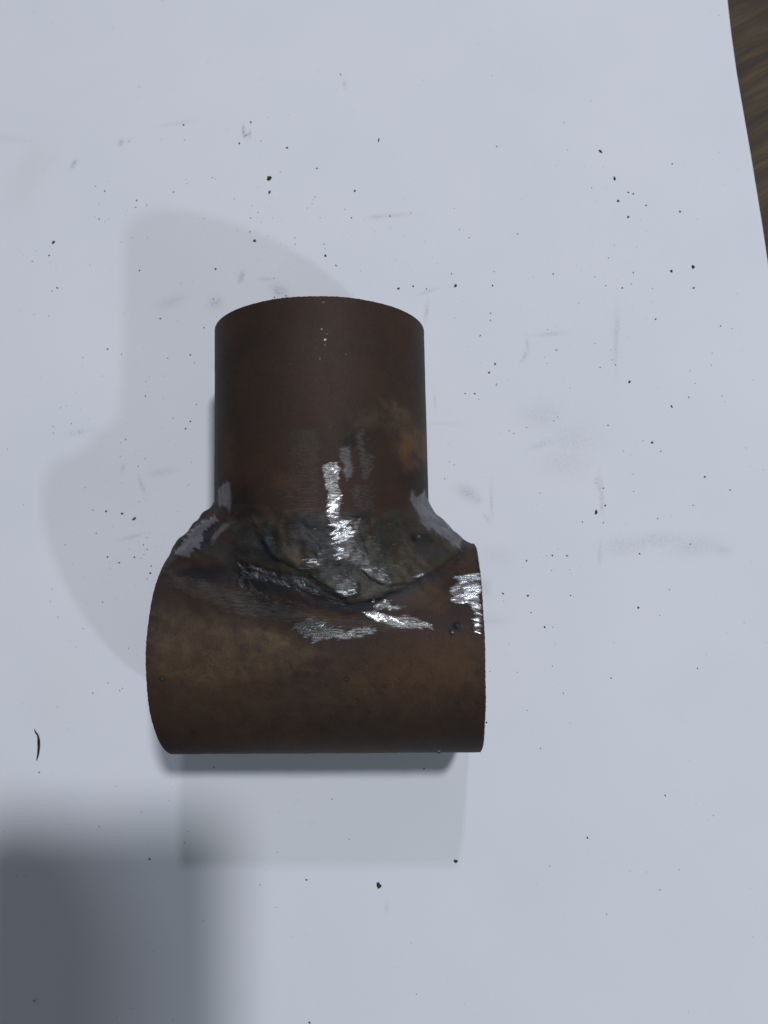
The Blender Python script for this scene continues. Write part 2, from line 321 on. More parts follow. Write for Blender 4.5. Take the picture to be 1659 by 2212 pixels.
def steel_material():
    m, nt, b = new_mat('weathered_steel'); N = NB(nt)
    tc = N.n('ShaderNodeTexCoord').outputs['Object']
    # object coordinates are metres; work in mm
    mm = N.map(tc, scale=(1000, 1000, 1000))
    a1 = N.n('ShaderNodeAttribute', attribute_name='wear_and_glint'); a2 = N.n('ShaderNodeAttribute', attribute_name='wear_and_shade')
    s1 = N.n('ShaderNodeSeparateColor'); nt.links.new(a1.outputs['Color'], s1.inputs[0])
    s2 = N.n('ShaderNodeSeparateColor'); nt.links.new(a2.outputs['Color'], s2.inputs[0])
    metal_glint_, diag_, tan_, blue_ = s1.outputs[0], s1.outputs[1], s1.outputs[2], a1.outputs['Alpha']
    dull_, dark_, olive_, ochre_ = s2.outputs[0], s2.outputs[1], s2.outputs[2], a2.outputs['Alpha']
    nbig = N.noise(mm, .045, 4, .55, .4); nmid = N.noise(mm, .22, 5, .6, .3); nfine = N.noise(mm, 1.6, 5, .65)
    # brushing scratches, along x or diagonal
    sa = N.noise(N.map(mm, rot=(0, 0, .06), scale=(.28, 3.4, 1.5)), 1.0, 4, .7)
    sb = N.noise(N.map(mm, rot=(0, 0, .55), scale=(.3, 3.2, 1.5)), 1.0, 4, .7)
    scr = N.mixf(diag_, sa, sb)
    base = N.mix(N.step(nbig, .32, .66), C(.034,.0235,.0185), C(.052,.0275,.0178))
    base = N.mix(N.step(nmid, .45, .85, 0, .6), base, C(.029,.0245,.0205))
    vn = N.math('MULTIPLY_ADD', nmid, .9, .05)
    gr = N.noise(mm, 2.6, 4, .7); f = N.math('MULTIPLY', tan_, N.step(N.math('ADD', N.math('MULTIPLY', nmid, .8), N.math('MULTIPLY', gr, .6)), .40, 1.0)); base = N.mix(f, base, C(.135,.088,.045))
    f = N.math('MULTIPLY', ochre_, N.step(N.math('ADD', N.math('MULTIPLY', nmid, .8), N.math('MULTIPLY', gr, .6)), .36, 1.0)); base = N.mix(f, base, C(.135,.068,.026))
    f = N.math('MULTIPLY', olive_, N.step(nmid, .2, .7, .45, .95)); hue = N.noise(mm, .13, 3, .5, .6)
    ov = N.mix(N.step(hue, .36, .50), C(.060,.041,.026), C(.056,.054,.036)); ov = N.mix(N.step(hue, .52, .66), ov, C(.040,.050,.052))
    base = N.mix(f, base, N.mix(N.step(scr, .3, .7, 0, .6), ov, N.mix(.5, ov, C(.12,.115,.10))))
    f = N.math('MULTIPLY', blue_, N.step(nmid, .2, .65, .5, 1)); base = N.mix(f, base, C(.020,.027,.034))
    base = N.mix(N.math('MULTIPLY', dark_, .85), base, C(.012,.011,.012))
    base = N.mix(N.step(nfine, .60, .76, 0, .5), base, C(.014,.012,.011))
    base = N.mix(N.step(gr, .54, .74, 0, .6), base, C(.080,.052,.034))
    base = N.mix(N.step(N.noise(mm, .9, 3, .6), .60, .72, 0, .35), base, C(.020,.015,.013))
    # metal masks broken up by the scratches
    mk = N.math('ADD', metal_glint_, N.math('MULTIPLY', N.math('SUBTRACT', scr, .5), 1.1))
    mk = N.math('MULTIPLY', N.step(mk, .16, .60), N.step(metal_glint_, .03, .2))
    dk = N.math('ADD', dull_, N.math('MULTIPLY', N.math('SUBTRACT', scr, .5), 1.7))
    dk = N.math('MULTIPLY', N.math('MULTIPLY', N.step(dk, .15, .85), N.step(dull_, .02, .2)), N.step(nmid, .30, .62, .34, .72))
    allm = N.math('MAXIMUM', mk, dk)
    painted_glint = N.step(metal_glint_, .62, 1.25)  # peaks of the metal map become painted glints
    mcol = N.mix(N.step(scr, .32, .68), C(.075,.073,.066), C(.235,.23,.215))
    mcol = N.mix(painted_glint, mcol, C(.86,.86,.83))
    dcol = N.mix(N.step(dull_, .6, .88), C(.155,.148,.135), C(.33,.335,.34)); dcol = N.mix(N.step(scr, .3, .7, 0, .45), dcol, N.mix(.5, dcol, C(.06,.055,.05)))  # lighter bluish tone paints the reflection at the weld sides
    col = N.mix(dk, base, dcol); col = N.mix(mk, col, mcol)
    N.set(b.inputs['Base Color'], col)
    film = N.math('MULTIPLY', N.math('MAXIMUM', olive_, blue_), .45)
    N.set(b.inputs['Metallic'], N.math('MAXIMUM', N.math('MULTIPLY', allm, .93), film, clamp=True))
    ro = N.mixf(dk, N.mixf(film, .62, .30), .46); ro = N.mixf(mk, ro, N.mixf(painted_glint, .40, .25))
    ro = N.math('ADD', ro, N.math('MULTIPLY', N.math('SUBTRACT', nfine, .5), .25))
    N.set(b.inputs['Roughness'], ro)
    N.set(b.inputs['Specular IOR Level'], .17)
    # relief
    h = N.math('MULTIPLY', scr, N.math('MULTIPLY_ADD', allm, 1.0, N.math('MULTIPLY', N.math('MAXIMUM', olive_, blue_), .95)))
    h = N.math('ADD', h, N.math('MULTIPLY', nfine, N.mixf(allm, .45, .12)))
    h = N.math('ADD', h, N.math('MULTIPLY', N.noise(mm, .7, 4, .6), .5))
    bp = N.n('ShaderNodeBump'); bp.inputs['Strength'].default_value = .8; bp.inputs['Distance'].default_value = .00016
    nt.links.new(h, bp.inputs['Height']); nt.links.new(bp.outputs[0], b.inputs['Normal'])
    return m
STEEL = steel_material()

def paper_material():
    m, nt, b = new_mat('white_paper'); N = NB(nt)
    tc = N.map(N.n('ShaderNodeTexCoord').outputs['Object'], scale=(1000, 1000, 1000))
    a = N.n('ShaderNodeAttribute', attribute_name='smudge'); s = N.n('ShaderNodeSeparateColor'); nt.links.new(a.outputs['Color'], s.inputs[0])
    cloud = N.noise(tc, .02, 3, .5); fine = N.noise(tc, 3.2, 4, .7); fib = N.noise(tc, 1.3, 4, .6)
    col = N.mix(N.step(cloud, .3, .7), C(.795,.80,.805), C(.825,.825,.822))
    dust = N.math('MULTIPLY', s.outputs[0], N.step(fine, .40, .62), clamp=True)
    dust2 = N.math('MULTIPLY', s.outputs[1], N.step(fib, .35, .7), clamp=True)
    col = N.mix(dust, col, C(.13,.125,.11)); col = N.mix(dust2, col, C(.40,.36,.31))
    col = N.mix(N.math('MULTIPLY', s.outputs[2], .5), col, C(.62,.60,.57))  # third channel: broad faint tone, including the painted left-edge shadow
    sp = N.step(N.noise(tc, .95, 2, .5), .735, .765, 0, .55); sp = N.math('MULTIPLY', sp, N.step(N.noise(tc, .03, 2, .5), .45, .62))
    col = N.mix(sp, col, C(.25,.25,.24))
    N.set(b.inputs['Base Color'], col); N.set(b.inputs['Roughness'], .75); N.set(b.inputs['Specular IOR Level'], .25)
    bp = N.n('ShaderNodeBump'); bp.inputs['Strength'].default_value = .25; bp.inputs['Distance'].default_value = .00004
    nt.links.new(fib, bp.inputs['Height']); nt.links.new(bp.outputs[0], b.inputs['Normal'])
    return m
def wood_material():
    m, nt, b = new_mat('brown_wood'); N = NB(nt)
    tc = N.map(N.n('ShaderNodeTexCoord').outputs['Object'], rot=(0, 0, math.radians(62)), scale=(1000, 1000, 1000))
    st = N.map(tc, scale=(.16, .018, .1))
    g = N.noise(st, 1.0, 6, .62, 1.2); g2 = N.noise(N.map(tc, scale=(.9, .05, .3)), 1.0, 4, .6, .4)
    col = N.mix(N.step(g, .3, .72), C(.050,.037,.025), C(.125,.082,.040))
    col = N.mix(N.step(g2, .4, .75, 0, .6), col, C(.042,.033,.024))
    col = N.mix(N.step(N.noise(tc, .03, 2, .5), .4, .65, 0, .5), col, C(.032,.031,.027))
    N.set(b.inputs['Base Color'], col); N.set(b.inputs['Roughness'], .6); N.set(b.inputs['Specular IOR Level'], .15)
    return m
def simple(name, col, rough, metallic=0.0, nscale=900.0, var=.4):
    m, nt, b = new_mat(name); N = NB(nt)
    n = N.noise(N.n('ShaderNodeTexCoord').outputs['Object'], nscale, 3, .6)
    N.set(b.inputs['Base Color'], N.mix(N.step(n, .3, .7), C(*[c*(1-var) for c in col]), C(*[c*(1+var) for c in col])))
    N.set(b.inputs['Roughness'], rough); N.set(b.inputs['Metallic'], metallic)
    return m

# ------------------------------------------------------------------ the welded pipe tee
R, RB, WALL, RZ = 30.0, 27.8, 3.6, 31.75
XL, XR, YC, XB, YE, RR, RBR = -71.7, 16.9, -14.86, -28.02, 80.0, 0.0197, 0.0258
RBO = 31.75                                 # the branch is a touch wider than it should be at the mouth end
XM = -17.0
def run_xf(x, y, z):                       # local run coords (x along axis, y across, z up from table) -> world mm
    return np.stack([XM+(x-XM)*math.cos(RR)-y*math.sin(RR), YC+(x-XM)*math.sin(RR)+y*math.cos(RR), z], -1)
def br_xf(x, y, z):
    return np.stack([XB+x*math.cos(RBR)-y*math.sin(RBR), YC+y*math.cos(RBR)+x*math.sin(RBR), z], -1)
root = bpy.data.objects.new('welded_pipe_tee', None); COL.objects.link(root)
root.location = (XM*MM, YC*MM, 0)
tag(root, 'rusty brown steel pipe tee with a rough ground weld lying on white paper', 'pipe fitting')
def attrs_for(P, top=True):
    a = chart(P, [metal, diag, tan, blue, dull, dark, olive, ochre])
    up = sm(R-8, R+2, P[:, 2])
    a = [q*up for q in a]
    return {'wear_and_glint': np.stack(a[:4], 1), 'wear_and_shade': np.stack(a[4:], 1)}
def to_local(P): return P - np.array([XM, YC, 0.0])

def tube(name, length_pts, radius_fn, inner, xf, mat, drop=None, raise_by=None, nt_=560, ends=None, zc=30.0):
    """hollow tube as one grid: outer skin, chamfered rims, bore; xf(s, across, z)"""
    T = np.linspace(0, 2*np.pi, nt_, endpoint=False)
    s0, s1 = length_pts[0], length_pts[-1]
    rows = [(s0, 'in'), ]
    S = []; K = []
    nin = 8
    for q in np.linspace(0, 1, nin): S.append(s1+(s0-s1)*q); K.append('in')
    S += [s0, s0+.0]; K += ['c1', 'c0']
    for q in length_pts[1:-1]: S.append(q); K.append('out')
    S += [s1, s1]; K += ['c0', 'c1']
    V = []
    for s, k in zip(S, K):
        ro = radius_fn(s)
        if k == 'in': r = inner+0*T
        elif k == 'c1': r = ro-.55+0*T
        else: r = ro+0*T
        sa = s+0*T
        sg = 1 if s == s0 else -1
        jag = .05*np.sin(T*11+s)+.03*np.sin(T*57+2)+.035*np.sin(T*131+1)
        if k == 'c0': sa = s+sg*.45+0*T; r = r+.05*jag
        if k == 'c1': sa = s-sg*(jag*.9-.1)
        if k == 'in' and (s == s0 or s == s1): sa = s+0*T
        V.append((sa, r))
    n = len(S)
    sa = np.array([v[0] for v in V]); r = np.array([v[1] for v in V]); TT = np.tile(T, (n, 1))
    if ends is not None: sa = ends(sa, TT, s0, s1)
    kk = np.array([k == 'out' or k == 'c0' for k in K])[:, None]
    P = xf(sa, r*np.cos(TT), zc+r*np.sin(TT))
    if raise_by is not None:
        d = raise_by(P.reshape(-1, 3)).reshape(n, nt_)*kk
        r = r+d; P = xf(sa, r*np.cos(TT), zc+r*np.sin(TT))
    P = P.reshape(-1, 3)
    i, j = np.meshgrid(np.arange(n), np.arange(nt_), indexing='ij')
    i2 = (i+1) % n; j2 = (j+1) % nt_
    F = np.stack([i*nt_+j, i*nt_+j2, i2*nt_+j2, i2*nt_+j], -1).reshape(-1, 4)
    if drop is not None:
        c = P[F].mean(1); F = F[~drop(c)]
    return P, F
def pipe_raise(P):
    up = sm(R, R+6, P[:, 2])
    px, py = project(P)
    b, = chart(P, [pipebump])
    return b*up + .10*fbm(px/60., py/60., 3) + .035*fbm(px/9., py/9., 2)*up
def d_branch(c):   # radial distance from the branch axis, and how far along it
    x = (c[:, 0]-XB)*math.cos(RBR)+(c[:, 1]-YC)*math.sin(RBR); y = -(c[:, 0]-XB)*math.sin(RBR)+(c[:, 1]-YC)*math.cos(RBR)
    return np.hypot(x, c[:, 2]-RZ), y
def d_run(c):
    y = -(c[:, 0]-XM)*math.sin(RR)+(c[:, 1]-YC)*math.cos(RR)
    return np.hypot(y, c[:, 2]-R), y
def finish(o, P):
    pass
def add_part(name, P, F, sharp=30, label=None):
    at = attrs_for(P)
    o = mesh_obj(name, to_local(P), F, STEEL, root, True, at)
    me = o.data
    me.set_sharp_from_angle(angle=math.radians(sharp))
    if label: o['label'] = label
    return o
def drop_run(c):
    d, y = d_branch(c); return (d < RB-WALL-.6) & (y > 0)
def run_out(s): return R
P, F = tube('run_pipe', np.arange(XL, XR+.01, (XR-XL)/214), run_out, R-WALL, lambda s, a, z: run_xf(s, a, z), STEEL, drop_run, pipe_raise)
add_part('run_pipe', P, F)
def br_rad(y): return RB + (RBO-RB)*float(sm(0, 22., y))
def drop_br(c):
    d, y = d_run(c); return (d < R-WALL-.3)
def drop_br2(c):
    d, y = d_run(c); return (d < R-1.0)
YEL = YE-YC
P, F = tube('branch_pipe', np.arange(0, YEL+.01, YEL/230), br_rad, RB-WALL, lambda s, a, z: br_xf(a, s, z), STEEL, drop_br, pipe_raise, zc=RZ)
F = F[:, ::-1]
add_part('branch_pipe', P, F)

# weld metal: smooth union of the two pipes thickened by the relief chart, meshed by surface nets
def weld_mesh():
    h = .41
    xs = np.arange(-79, 24, h); ys = np.arange(-22, 46, h); zs = np.arange(1.0, 66.5, h)
    X, Y, Zg = np.meshgrid(xs, ys, zs, indexing='ij')
    P = np.stack([X.ravel(), Y.ravel(), Zg.ravel()], 1)
    dr, yr = d_run(P); db, yb = d_branch(P)
    xr_ = (P[:, 0]-XM)*math.cos(RR)+(P[:, 1]-YC)*math.sin(RR)+XM
    rb = RB+(RBO-RB)*sm(0, 22., yb)
    a = dr-R; b = np.maximum(db-rb, 1-yb)
    k = 1.0+6.5*sm(3, 16, yb)
    hh = np.clip(.5+.5*(b-a)/k, 0, 1)
    d = b*(1-hh)+a*hh-k*hh*(1-hh)
    # flat ground fillet, deep at the two sides of the branch and thinning out over its crown
    xb_ = (P[:, 0]-XB)*math.cos(RBR)+(P[:, 1]-YC)*math.sin(RBR)
    wdt = np.where(xb_ < 0, 13.5, 11.5)*sm(.30, 1.0, np.abs(xb_)/np.maximum(db, 1))
    nz = np.sin(P[:, 0]*.62+P[:, 1]*.35+1.1)*np.sin(P[:, 2]*.33+.4)+.6*np.sin(P[:, 0]*.35-P[:, 1]*.95+P[:, 2]*.22)
    ch = (a+b-wdt*(1+.045*nz))*.7071 - .07*np.sin(P[:, 0]*1.3+P[:, 1]*1.1+2*np.sin(P[:, 2]*.4))
    hh = np.clip(.5+.5*(d-ch)/2.0, 0, 1); d = d*(1-hh)+ch*hh-2.0*hh*(1-hh)
    px, py = project(P)
    rel, cp = chart(P, [weldrel, cap])
    up0 = sm(R-14, R+8, P[:, 2]); up = up0*(1-.75*sm(16, 29, np.abs(xb_)))
    # weld at the sides and underneath: band round the saddle
    band = np.exp(-((a-b)/6.5)**2)*.9
    n3 = np.sin(P[:, 0]*.9+1.3*np.sin(P[:, 2]*.5))*np.sin(P[:, 1]*.8+P[:, 2]*.45)+.5*np.sin(P[:, 0]*1.9+P[:, 1]*1.4-P[:, 2]*1.1)
    d = d - rel*up - band*(1-up0)*(.6+.3*n3) + .28 - .05*n3*(1-up0)*np.exp(-((a-b)/9)**2)
    d = np.maximum(d, np.maximum(xr_-XR+.6, XL+.6-xr_))
    d = np.maximum(d, (R-2.2)-dr)
    d = np.maximum(d, np.where(yb > -2, (RB-2.0)-db, -1))
    d = np.maximum(d, yb-44)
    d = d.reshape(X.shape)
    s = d < 0
    nx, ny, nz = s.shape
    acc = np.zeros((nx-1, ny-1, nz-1, 3)); cnt = np.zeros((nx-1, ny-1, nz-1))
    offs = [(i, j, k_) for i in (0, 1) for j in (0, 1) for k_ in (0, 1)]
    def sl(o): return tuple(slice(q, n-1+q) for q, n in zip(o, s.shape))
    inside = sum(s[sl(o)].astype(int) for o in offs)
    act = (inside > 0) & (inside < 8)
    idx = np.argwhere(act); ids = -np.ones(act.shape, int); ids[act] = np.arange(len(idx))
    acc = np.zeros((len(idx), 3)); cnt = np.zeros(len(idx))
    for o1 in offs:
        for ax in range(3):
            if o1[ax]: continue
            o2 = list(o1); o2[ax] = 1
            i1 = idx+np.array(o1); i2 = idx+np.array(o2)
            v1 = d[tuple(i1.T)]; v2 = d[tuple(i2.T)]
            c = (v1 < 0) != (v2 < 0)
            t = np.where(c, v1/np.where(c, v1-v2, 1), 0)
            acc[c] += (i1+t[:, None]*(np.array(o2)-np.array(o1)))[c]; cnt[c] += 1
    V = acc/cnt[:, None]*h+np.array([xs[0], ys[0], zs[0]])
    Fs = []
    for ax in range(3):
        u, v = [(1, 2), (2, 0), (0, 1)][ax]
        a_ = s.take(range(s.shape[ax]-1), ax); b_ = s.take(range(1, s.shape[ax]), ax)
        E = np.argwhere(a_ != b_)
        ok = (E[:, u] > 0) & (E[:, v] > 0) & (E[:, u] < s.shape[u]-1) & (E[:, v] < s.shape[v]-1)
        E = E[ok]; fl = s[tuple(E.T)]
        def cid(du, dv):
            q = E.copy(); q[:, u] += du; q[:, v] += dv; return ids[tuple(q.T)]
        Q = np.stack([cid(-1, -1), cid(0, -1), cid(0, 0), cid(-1, 0)], 1)
        Q[~fl] = Q[~fl][:, ::-1]
        Fs.append(Q)
    Fs = np.concatenate(Fs); Fs = Fs[(Fs >= 0).all(1)]
    # keep only what stands proud of the pipes
    c = V[Fs].mean(1); dr, _ = d_run(c); db, yb = d_branch(c)
    rb = RB+(RBO-RB)*sm(0, 22., yb)
    keep = (dr > R-.75) & ((db > rb-.75) | (yb < -.5))
    Fs = Fs[keep]
    used = np.unique(Fs); remap = -np.ones(len(V), int); remap[used] = np.arange(len(used))
    V = V[used]; Fs = remap[Fs]
    # light smoothing
    for _ in range(2):
        acc = np.zeros_like(V); cnt = np.zeros(len(V))
        for q in range(4):
            np.add.at(acc, Fs[:, q], V[Fs[:, (q+1) % 4]]); np.add.at(cnt, Fs[:, q], 1)
        V = V*.5+.5*acc/np.maximum(cnt, 1)[:, None]
    return V, Fs
V, Fs = weld_mesh()
o = mesh_obj('weld_bead', to_local(V), Fs, STEEL, root, True, attrs_for(V))
o['label'] = 'lumpy weld bead, ground to bright metal in places'

# ------------------------------------------------------------------ paper and table
edge_px = [(1567,-60),(1566,0),(1575.5,82),(1587.5,165),(1602,247),(1617,330),(1631,412),(1645,495),(1658,580),(1672,680),(1690,800)]
edge = [ground(*p) for p in edge_px]
dirv = np.array(edge[-1])-np.array(edge[-2]); dirv /= np.linalg.norm(dirv)
def edge_x(y):
    ys = np.array([e[1] for e in edge])[::-1]; xs = np.array([e[0] for e in edge])[::-1]
    r = np.interp(y, ys, xs)
    r = np.where(y < ys[0], xs[0]+(y-ys[0])*(dirv[0]/dirv[1]), r)
    r = np.where(y > ys[-1], xs[-1]+(y-ys[-1])*((xs[-1]-xs[-3])/(ys[-1]-ys[-3])), r)
    return r
smud_shade = []     # (px, py, rx, ry, angle, channel, strength)
def S(x, y, rx, ry, a=0, ch=0, v=.7): smud_shade.append((x, y, rx, ry, math.radians(a), ch, v))
S(527,284,3,12,-8,0,.9); S(533,291,6,3,10,0,.8); S(539,293,2.5,10,0,0,.7); S(530,296,4,4,0,0,.8)
S(159,355,4,8,30,0,.8); S(262,309,5,6,0,0,.8); S(279,305,5,3,-30,0,.5); S(745,184,2.2,9,-12,0,.7); S(492,282,5,2,0,0,.3)
S(522,598,5,12,5,0,.6); S(518,608,4,3,0,0,.7); S(575,604,16,4,0,0,.3); S(370,652,30,12,-20,0,.22); S(466,655,16,14,0,0,.35); S(605,630,22,14,30,0,.4); S(380,268,40,4,-8,0,.2)
S(850,466,40,5,-3,0,.2); S(815,470,18,4,0,0,.35)
S(60,380,45,90,20,2,.35); S(15,300,60,12,8,2,.3); S(110,345,14,30,20,2,.3)  # faint shadow at the left edge, painted into the paper colour
S(921,675,3,22,8,0,.45); S(926,630,22,3,-18,0,.3); S(1133,770,3,16,30,0,.45); S(1138,745,2,20,-4,0,.3); S(1190,722,32,4,-6,0,.3)
S(1330,740,5,60,2,0,.24); S(1334,700,3,30,0,0,.3); S(940,860,2,30,0,0,.25); S(955,915,40,3,0,0,.14)
S(1010,1065,24,14,30,0,.4); S(1030,1080,12,8,0,0,.3); S(1062,1080,3,36,0,0,.35); S(1052,1120,14,3,50,0,.3)
S(1298,1060,4,40,-4,0,.4); S(1290,1040,6,12,0,0,.3); S(1300,1090,3,14,10,0,.5); S(1296,1195,4,24,6,0,.3)
S(1420,1168,70,16,-2,0,.19); S(1350,1180,40,20,0,0,.18); S(1500,1180,60,22,-8,0,.17); S(1560,1188,20,12,0,0,.2)
S(1240,950,60,40,0,0,.12); S(1170,900,50,30,0,0,.14); S(1170,960,30,8,-20,0,.22); S(1220,1000,60,40,0,0,.12); S(1070,1200,40,20,0,0,.10)
S(265,1012,3,9,15,0,.4); S(305,1045,3,18,-20,0,.5); S(350,1020,30,8,-10,0,.2); S(170,935,24,6,-6,1,.4); S(285,1160,24,3,-14,0,.45); S(406,1048,6,2,-30,0,.4)
S(70,380,40,40,0,2,.2); S(120,1500,60,80,0,2,.18); S(1045,1270,14,20,0,0,.3); S(1060,1340,40,10,0,0,.14)  # first entry continues the painted left-edge shadow
S(675,1775,8,8,0,1,.2); S(80,2158,5,5,0,0,.5); S(835,1960,3,10,0,0,.22)
sg = []
for (x, y, rx, ry, a, ch, v) in smud_shade:
    g = ground(x, y); k = (ground(x+10, y)[0]-g[0])/10
    sg.append((g[0], g[1], rx*k, ry*k, a, ch, v*1.3))
def make_paper():
    xl, yb_, yt = -230.0, -230.0, 330.0
    ys = np.concatenate([np.arange(yb_, -150, 8.), np.arange(-150, 240, .8), np.arange(240, yt, 8.)])
    u = np.concatenate([np.linspace(0, .2, 10, endpoint=False), np.linspace(.2, 1, 360)])
    U, Y = np.meshgrid(u, ys)
    X = xl+(edge_x(Y)-xl)*U
    n0, n1 = X.shape
    # the sheet's slight waviness, flat under the fitting
    calm = 1-np.exp(-(((X+25)/95)**2+((Y-20)/95)**2)**2)
    Zz = calm*(.22*np.sin(X/47.+1)*np.sin(Y/61.)+.12*np.sin(X/19.+Y/33.)) + 1.6*sm(.80, 1, U)*sm(40, 220, Y)
    Zz = Zz + calm*.35
    top = np.stack([X, Y, Zz], -1).reshape(-1, 3)
    sm_ = np.zeros((len(top), 4)); sm_[:, 3] = 1
    for (cx, cy, rx, ry, a, ch, v) in sg:
        dx = top[:, 0]-cx; dy = -(top[:, 1]-cy)
        c, s = math.cos(a), math.sin(a); uu = (dx*c+dy*s)/rx; vv = (-dx*s+dy*c)/ry
        m = np.abs(uu)+np.abs(vv) < 4
        sm_[m, ch] = np.maximum(sm_[m, ch], v*np.exp(-(uu[m]**2+vv[m]**2)*1.1))
    i, j = np.meshgrid(np.arange(n0-1), np.arange(n1-1), indexing='ij')
    F = np.stack([i*n1+j, i*n1+j+1, (i+1)*n1+j+1, (i+1)*n1+j], -1).reshape(-1, 4).tolist()
    # thickness
    loop = [(0, j) for j in range(n1)]+[(i, n1-1) for i in range(1, n0)]+[(n0-1, j) for j in range(n1-2, -1, -1)]+[(i, 0) for i in range(n0-2, 0, -1)]
    N0 = len(top); li = [a*n1+b for a, b in loop]
    bot = top[li]-np.array([0, 0, .14]); V = np.vstack([top, bot]); L = len(li)
    F += [[li[(q+1) % L], li[q], N0+q, N0+(q+1) % L] for q in range(L)]
    at = np.vstack([sm_, np.zeros((L, 4))])
    return V, F, at
V, F, at = make_paper()
paper = mesh_obj('paper_sheet', V, F, paper_material(), None, True, {'smudge': at})
tag(paper, 'large white sheet of paper with grey smudges covering the wooden table', 'paper')

def rounded_slab(w_, d_, t_, r_, seg=8):
    pts = []
    for cx, cy, a0 in ((w_/2-r_, d_/2-r_, 0), (-w_/2+r_, d_/2-r_, 90), (-w_/2+r_, -d_/2+r_, 180), (w_/2-r_, -d_/2+r_, 270)):
        for q in range(seg+1):
            a = math.radians(a0+90*q/seg); pts.append((cx+r_*math.cos(a), cy+r_*math.sin(a)))
    n = len(pts); V = []
    for z, k in ((0, .985), (.12*t_, 1), (.88*t_, 1), (t_, .985)):
        V += [(x*k, y*k, z) for x, y in pts]
    F = []
    for l in range(3):
        F += [[l*n+q, l*n+(q+1) % n, (l+1)*n+(q+1) % n, (l+1)*n+q] for q in range(n)]
    F += [list(range(n))[::-1], list(range(3*n, 4*n))]
    return V, F
V, F = rounded_slab(1500, 1000, 25, 10)
tb = mesh_obj('wooden_table', np.array(V)+np.array([-250, 100, -25.6]), F, wood_material(), None, False)
tag(tb, 'dark brown wood grain table top showing past the right edge of the paper', 'table')

# ------------------------------------------------------------------ filings and flakes on the paper
DARK = simple('dark_filing', (.022, .021, .021), .55, .2, 1500)
BRIGHT = simple('bright_filing', (.5, .5, .5), .3, .9, 1500)
SL = simple('sliver_metal', (.022, .017, .014), .5, .3, 1200)
def paper_z(x, y):
    U = (x+230)/(float(edge_x(np.array(y)))+230)
    c = 1-math.exp(-(((x+25)/95)**2+((y-20)/95)**2)**2)
    return c*(.22*math.sin(x/47.+1)*math.sin(y/61.)+.12*math.sin(x/19.+y/33.))+1.6*float(sm(.80, 1, np.array(U)))*float(sm(40, 220, np.array(y)))+c*.35
def flake_mesh(seed):
    rg = random.Random(seed); n = rg.choice((6, 7, 8, 9)); V = []; el = rg.uniform(.45, .95)
    rad = [rg.uniform(.28, .56) for _ in range(n)]
    for z, k in ((0, .85), (.16, 1.0), (.34, .55)):
        for i in range(n):
            a = 2*math.pi*i/n; V.append((math.cos(a)*rad[i]*k, math.sin(a)*rad[i]*k*el, z*rg.uniform(.7, 1.3)))
    F = [[l*n+q, l*n+(q+1) % n, (l+1)*n+(q+1) % n, (l+1)*n+q] for l in range(2) for q in range(n)]
    F += [list(range(n))[::-1], list(range(2*n, 3*n))]
    return V, F
flake_data = []
for sd in range(9):
    V, F = flake_mesh(sd+3)
    me = bpy.data.meshes.new('metal_filing'); me.from_pydata([tuple(c*MM for c in v) for v in V], [], F); me.materials.append(DARK); flake_data.append((me, V, F))
A_ = [(795,542,9),(1085,531,8),(1035,622,9),(1241,641,8),(1636,609,12),(1164,774,18),(1166,833,12),(1370,731,6),(1212,747,4),(1127,613,5),(1115,813,4),(799,608,4),(697,604,3),(919,770,5),(931,776,4),(751,831,6),(590,867,6),(587,896,5),(634,887,5),(471,786,3),(413,805,5),(454,827,7),(428,882,3),(410,937,4),(429,946,7),(470,948,3),(455,958,3),(548,911,3),(543,926,3),(346,860,2),(232,1049,15),(214,1104,8),(142,1130,6),(85,1085,3),(155,1086,3),(217,1135,3),(388,1146,4),(249,1245,7),(227,1258,5),(289,1190,2),(603,1169,6),(526,1046,4),(570,1028,4),(637,1026,4),(932,1163,8),(1081,1004,7),(1101,1042,11),(1084,944,5),(1116,921,4),(1090,892,3),(1165,900,3),(1179,944,4),(1131,963,3),(1028,996,3),(886,979,3),(882,946,4),(864,941,3),(1013,861,4),(1362,854,5),(1354,865,4),(1349,883,3),(1327,902,4),(1533,828,10),(1490,907,4),(1384,943,4),(1519,944,6),(1275,1030,4),(1276,1057,5),(1400,1057,5),(1406,1076,4),(1407,1107,9),(1453,1149,8),(1472,324,5),(1521,486,3),(604,378,4),(1378,313,3),(1134,349,3),(1214,374,2),(874,466,2),(1157,511,3),(1250,498,3),(804,777,3),(808,796,3),(831,806,2),(817,789,2),(922,1292,6),(692,1377,7),(540,1355,3),(213,1366,4),(147,1360,3),(783,1223,3),(1183,1204,4),(1186,1285,6),(1237,1279,6),(935,1368,4),(882,1416,5),(1196,1253,4)]
B_ = [(172,349,3),(893,442,4),(777,534,4),(487,636,5),(793,653,4),(934,661,15),(994,778,11),(895,816,5),(1053,837,7),(1075,843,7),(1010,873,12),(1129,893,6),(1052,943,10),(1241,715,6),(1275,920,7),(368,1029,6),(577,1013,6),(994,1065,3),(1089,1071,3),(968,1117,5),(1238,1176,11),(1332,1159,12),(1334,1248,8),(1074,1182,5),(910,1198,4),(1067,1230,4),(1028,1247,6),(956,1237,5),(1157,1250,4),(730,1186,6),(642,1201,3),(476,1176,5),(469,1235,6),(292,1184,5),(308,1236,11),(63,1248,10),(126,1238,7),(184,1250,5),(230,1142,3),(82,1137,3),(303,903,3),(327,993,4),(116,922,4),(26,936,6),(178,1045,3),(1171,1382,6),(1451,1411,5),(1499,1423,4),(461,1355,5),(459,1385,5),(707,1426,4),(1520,1272,3),(1349,953,3),(277,469,2),(954,815,2)]
